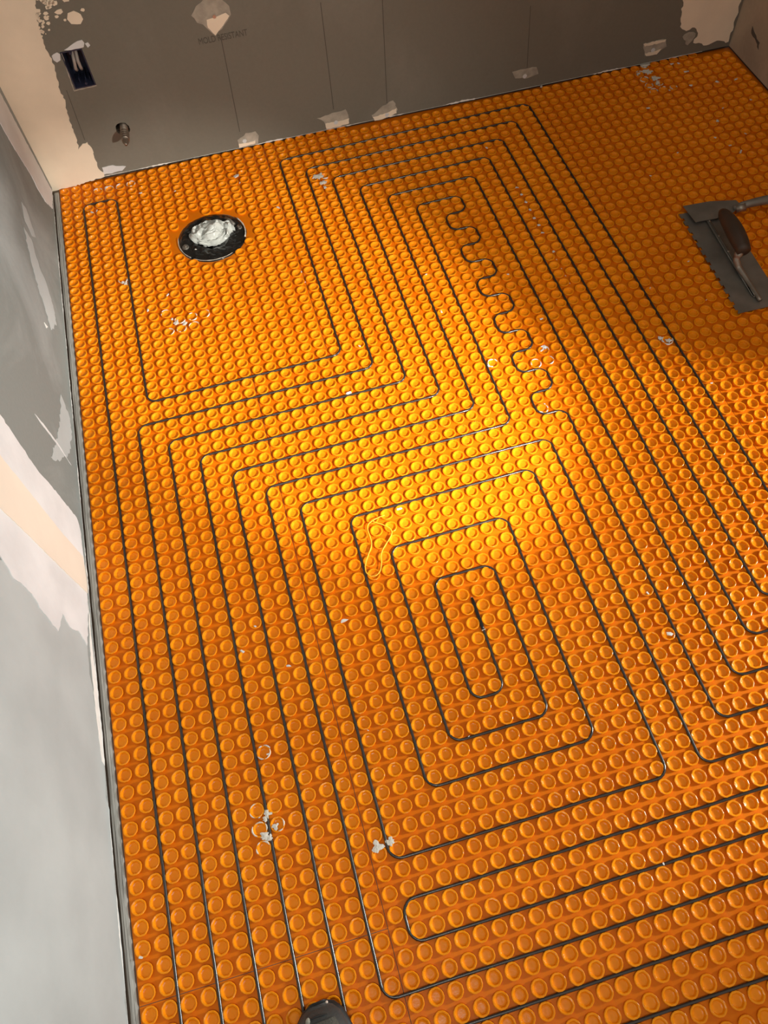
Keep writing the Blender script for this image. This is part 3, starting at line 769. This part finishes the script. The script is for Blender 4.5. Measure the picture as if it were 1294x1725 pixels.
for k in range(5):
    y = -.11 - k * .018; z = .086 + k * .0085
    V, Fc = tube([Vector((-.026, y + .004, z - .010)), Vector((0, y, z + .004)), Vector((.026, y + .004, z - .010))], .0028, 6); mesh_obj('lace', V, Fc, M['lace'], sh, True)
V, Fc = lathe_z([(.030, .112), (.036, .119), (.034, .127), (.028, .124), (.024, .10)], 20)
mesh_obj('collar', [(x, y * 1.25 - .235, z) for x, y, z in V], Fc, M['shoe_mesh'], sh, True)

# ------------------------------------------------------------------ yellow thread
tp = [(648, 868), (636, 872), (620, 882), (619, 892), (624, 905), (627, 918), (620, 936), (615, 952), (616, 964), (624, 971), (634, 970), (641, 962), (643, 948), (642, 932), (648, 920), (656, 908), (661, 898), (658, 890), (646, 884), (632, 880), (626, 877)]
pts = []
for i in range(len(tp) - 1):
    for j in range(4):
        t = j / 4; p = at_z(tp[i][0] * (1 - t) + tp[i + 1][0] * t, tp[i][1] * (1 - t) + tp[i + 1][1] * t, .0022); pts.append(p)
for _ in range(2): pts = [pts[0]] + [(pts[i - 1] + pts[i] * 2 + pts[i + 1]) / 4 for i in range(1, len(pts) - 1)] + [pts[-1]]
org = sum(pts, Vector()) / len(pts); org.z = 0
V, Fc = tube([p - org for p in pts], .0011, 6)
th_ = mesh_obj('thread_loop', V, Fc, M['thread'], None, True, org); tag(th_, 'loose yellow thread loop lying on the brightest studs', 'thread')

# ------------------------------------------------------------------ crumbs of drywall and dried mortar
def chip_mesh(seed, mat):
    rnd = random.Random(seed); bm = bmesh.new()
    for k in range(11):
        a = rnd.uniform(0, 2 * PI); r = rnd.uniform(.5, 1)
        bm.verts.new((r * math.cos(a), r * math.sin(a) * .65, rnd.uniform(0, .55)))
    bmesh.ops.convex_hull(bm, input=bm.verts[:])
    for vtx in [x for x in bm.verts if not x.link_faces]: bm.verts.remove(vtx)
    me = bpy.data.meshes.new('drywall_crumb'); bmesh.ops.recalc_face_normals(bm, faces=bm.faces[:]); bm.to_mesh(me); bm.free(); me.materials.append(mat)
    return me
chips = [chip_mesh(100 + i, M['chip']) for i in range(6)]
crumbs = [  # x, y in the photograph's frame, size in px
 (237, 325, 7), (295, 322, 5), (398, 297, 13), (404, 308, 5), (469, 350, 9), (283, 497, 8), (249, 523, 9), (207, 476, 9), (155, 358, 9), (163, 355, 6),
 (744, 525, 8), (912, 537, 9), (718, 462, 6), (856, 462, 6), (588, 662, 14), (673, 857, 12), (580, 1046, 17), (408, 1098, 12), (486, 1122, 11), (1091, 999, 9), (1128, 1068, 15),
 (913, 590, 10), (1126, 574, 12), (1150, 640, 5), (1199, 645, 6), (912, 146, 8), (820, 249, 7), (1156, 121, 9), (1132, 108, 7), (1143, 107, 6), (1164, 144, 7), (1209, 204, 8), (1218, 182, 5),
 (1092, 182, 7), (1208, 138, 7), (1240, 134, 7), (1096, 296, 5), (1205, 232, 6), (1230, 245, 7), (1248, 256, 9), (1160, 440, 5), (1095, 485, 5), (1190, 505, 4), (237, 1613, 10), (430, 1055, 7), (452, 1270, 7),
 (330, 420, 5), (376, 435, 5), (1140, 146, 5), (1128, 152, 5), (1265, 168, 5), (1256, 225, 5), (1142, 257, 5), (508, 458, 5), (514, 475, 4), (606, 583, 7), (1118, 1455, 6), (790, 1240, 4), (620, 1230, 4)]
crumb_objs = []
for i, (x, y, s) in enumerate(crumbs):
    rnd = random.Random(300 + i)
    p = at_z(x, y, .001); px_m = (p - CAM).length / F
    o = bpy.data.objects.new('drywall_crumb', chips[i % 6]); C.objects.link(o)
    r = s * px_m * .5
    o.location = (p.x, p.y, 0.0002); o.scale = (r, r * rnd.uniform(.7, 1.0), r * rnd.uniform(.5, .8)); o.rotation_euler = (0, 0, rnd.uniform(0, 6.28))
    crumb_objs.append((x, y, o))
ZONES = [('left of the drain hole near the corner', lambda x, y: x < 300 and y < 400),
         ('around the drain hole', lambda x, y: x < 440 and y < 450),
         ('below the drain hole', lambda x, y: x < 440 and y < 700),
         ('right of the drain hole', lambda x, y: 440 <= x < 620 and y < 480),
         ('beside the zigzag cable', lambda x, y: 620 <= x < 930 and y < 600),
         ('along the upper right back wall', lambda x, y: x >= 880 and y < 160),
         ('on the dim sheet above the trowel', lambda x, y: x >= 1000 and y < 330),
         ('below the trowel', lambda x, y: x >= 1000 and y < 700),
         ('on the brightest middle patch', lambda x, y: 560 <= x < 700 and y < 900),
         ('among the lower right cables', lambda x, y: x >= 1000),
         ('in the lower left half', lambda x, y: True)]
ORD = ['leftmost', 'second from left', 'third from left', 'fourth from left', 'fifth from left', 'sixth from left', 'seventh from left', 'eighth from left', 'ninth from left', 'tenth from left', 'eleventh from left', 'twelfth from left']
zoned = {}
for x, y, o in crumb_objs:
    for zi, (zn, fn) in enumerate(ZONES):
        if fn(x, y): zoned.setdefault(zi, []).append((x, y, o)); break
for zi, lst in zoned.items():
    lst.sort(key=lambda t: t[0])
    for k, (x, y, o) in enumerate(lst):
        lab = ('only off white crumb ' if len(lst) == 1 else 'off white crumb, %s of those ' % ORD[k]) + ZONES[zi][0]
        tag(o, lab, 'crumb', 'drywall crumbs scattered on the membrane')
# row of little white flecks between the cable runs
for i, (x, y) in enumerate([(871, 317), (878, 329), (886, 341), (893, 354), (900, 368), (908, 380), (914, 393), (932, 425), (938, 437), (946, 452), (953, 464), (960, 477)]):
    rnd = random.Random(500 + i); p = at_z(x, y, 0); px_m = (p - CAM).length / F
    o = bpy.data.objects.new('white_fleck', chips[(i * 5) % 6]); C.objects.link(o)
    s = (4.2 if i < 8 else 2.2) * px_m
    o.location = (p.x, p.y, .0003 if i < 8 else -.0012); o.scale = (s * (.8 if i < 8 else .35), s * 1.2, s * .6); o.rotation_euler = (0, 0, .3 + rnd.uniform(-.3, .3) + (PI / 2 if i < 8 else 0))
    tag(o, '%s white fleck from the top in the row between two cables' % ['first', 'second', 'third', 'fourth', 'fifth', 'sixth', 'seventh', 'eighth', 'ninth', 'tenth', 'eleventh', 'twelfth'][i], 'fleck', 'row of white flecks')

# dried mortar smears clinging to the stud rims
def arc_piece(bm, cx_, cy_, a0, a1, r0, r1, z, rnd):
    n = max(3, int((a1 - a0) / .3)); prev = None
    for i in range(n + 1):
        a = a0 + (a1 - a0) * i / n; e = .25 + .75 * math.sin(PI * i / n)
        m = (r0 + r1) / 2; w = (r1 - r0) / 2 * e * rnd.uniform(.7, 1.15)
        ring = [bm.verts.new((cx_ + r * math.cos(a), cy_ + r * math.sin(a), zz)) for r, zz in ((m - w, z), (m, z + .0012 * e), (m + w, z), (m + w, z - .0016), (m - w, z - .0016))]
        if prev:
            for k in range(5): bm.faces.new([prev[k], prev[(k + 1) % 5], ring[(k + 1) % 5], ring[k]])
        prev = ring
def smear(label, spots_, seed, blobs=(), mat='mortar'):
    rnd = random.Random(seed); first = spots_[0] if spots_ else blobs[0]
    c0 = at_z(first[0], first[1], 0); c0.z = 0
    root = empty('mortar_smear', c0); tag(root, label, 'mortar')
    def emit(bm):
        for vtx in bm.verts: vtx.co -= c0
        bm_obj('mortar_fragment', bm, M[mat], root)
    for (x, y, cov) in spots_:
        p = at_z(x, y, 0); u = math.floor(p.x / P) + .5; v_ = math.floor(-p.y / P) + .5
        cx_, cy_ = u * P, -v_ * P
        a = rnd.uniform(0, 6.28); rem = cov * 1.35 * PI
        while rem > .3:
            d = min(rem, rnd.uniform(.5, 1.7)); rj = rnd.uniform(-.0012, .0006); bm = bmesh.new()
            arc_piece(bm, cx_ + rnd.uniform(-.001, .001), cy_ + rnd.uniform(-.001, .001), a, a + d, .0106 + rj, .0126 + rj + rnd.uniform(0, .0012), .0002, rnd)
            emit(bm); a += d + rnd.uniform(.1, .6); rem -= d
    for (x, y, s) in blobs:
        p = at_z(x, y, -.001); px_m = (p - CAM).length / F; r = s * px_m * .5
        bm = bmesh.new(); k = 18; c = bm.verts.new((p.x, p.y, .0012)); ring = []; low = []
        for i in range(k):
            a = 2 * PI * i / k; rr = r * (.75 + .55 * noise.noise(Vector((math.cos(a) * 1.6 + x, math.sin(a) * 1.6 + y, 2))) + rnd.uniform(-.22, .3))
            ring.append(bm.verts.new((p.x + rr * math.cos(a), p.y + rr * math.sin(a), .0002))); low.append(bm.verts.new((p.x + rr * .8 * math.cos(a), p.y + rr * .8 * math.sin(a), -.003)))
        for i in range(k):
            j = (i + 1) % k; bm.faces.new([c, ring[i], ring[j]]); bm.faces.new([ring[i], low[i], low[j], ring[j]])
        emit(bm)
    return root
smear('dried white mortar smear clinging to studs just below the drain hole', [(283, 533, .5), (303, 538, .7), (322, 533, .8), (345, 527, .5), (284, 556, .6), (304, 553, .7), (323, 548, .6)], 1, [(298, 544, 10), (312, 545, 8), (290, 538, 5)])
smear('broken pale mortar rings near the back wall at the upper right', [(1083, 118, .8), (1089, 128, .9), (1098, 139, 1), (1114, 136, .9), (1104, 150, .7), (1118, 149, .4), (1080, 110, .5), (1128, 147, .4)], 2, [(1085, 110, 14), (1092, 121, 14), (1103, 132, 13), (1108, 140, 7), (1076, 124, 5)])
smear('grey mortar lump wedged beside a cable in the lower left', [(430, 1366, .6), (437, 1396, 1), (443, 1425, .6), (467, 1390, .5)], 3, [(450, 1371, 14), (465, 1392, 13), (446, 1408, 15), (455, 1412, 11), (447, 1380, 9)])
smear('star shaped mortar splat beside the seam in the lower left', [(640, 1425, .2)], 4, [(636, 1425, 20), (658, 1419, 16)])
smear('feathery white mortar splat between cable corners in the upper middle', [(540, 297, .3)], 5, [(538, 297, 17), (545, 308, 11), (531, 298, 9), (548, 316, 6)])
smear('white mortar ring on studs at the lower end of the zigzag cable', [(903, 613, .9), (914, 690, .6), (926, 600, .5), (830, 603, .7), (821, 615, .7), (918, 588, .5)], 6, [(918, 585, 9)], 'mud_white')
smear('pale mortar flecks filling studs near the right seam', [(1115, 572, .6), (1128, 577, .9)], 7, [(1127, 574, 9), (1112, 570, 9)], 'mud_white')
smear('faint crusty mortar marks on studs at the left end of the back wall', [(205, 312, .5), (192, 314, .6), (175, 316, .6), (215, 306, .6), (228, 302, .6), (160, 318, .5)], 8)
smear('pale mortar splat beside the long left cable, left of the drain', [(208, 477, .7)], 9, [(212, 478, 8)])
smear('thin pale mortar rings above the grey lump in the lower left', [(441, 1260, .7), (449, 1270, .6)], 10)
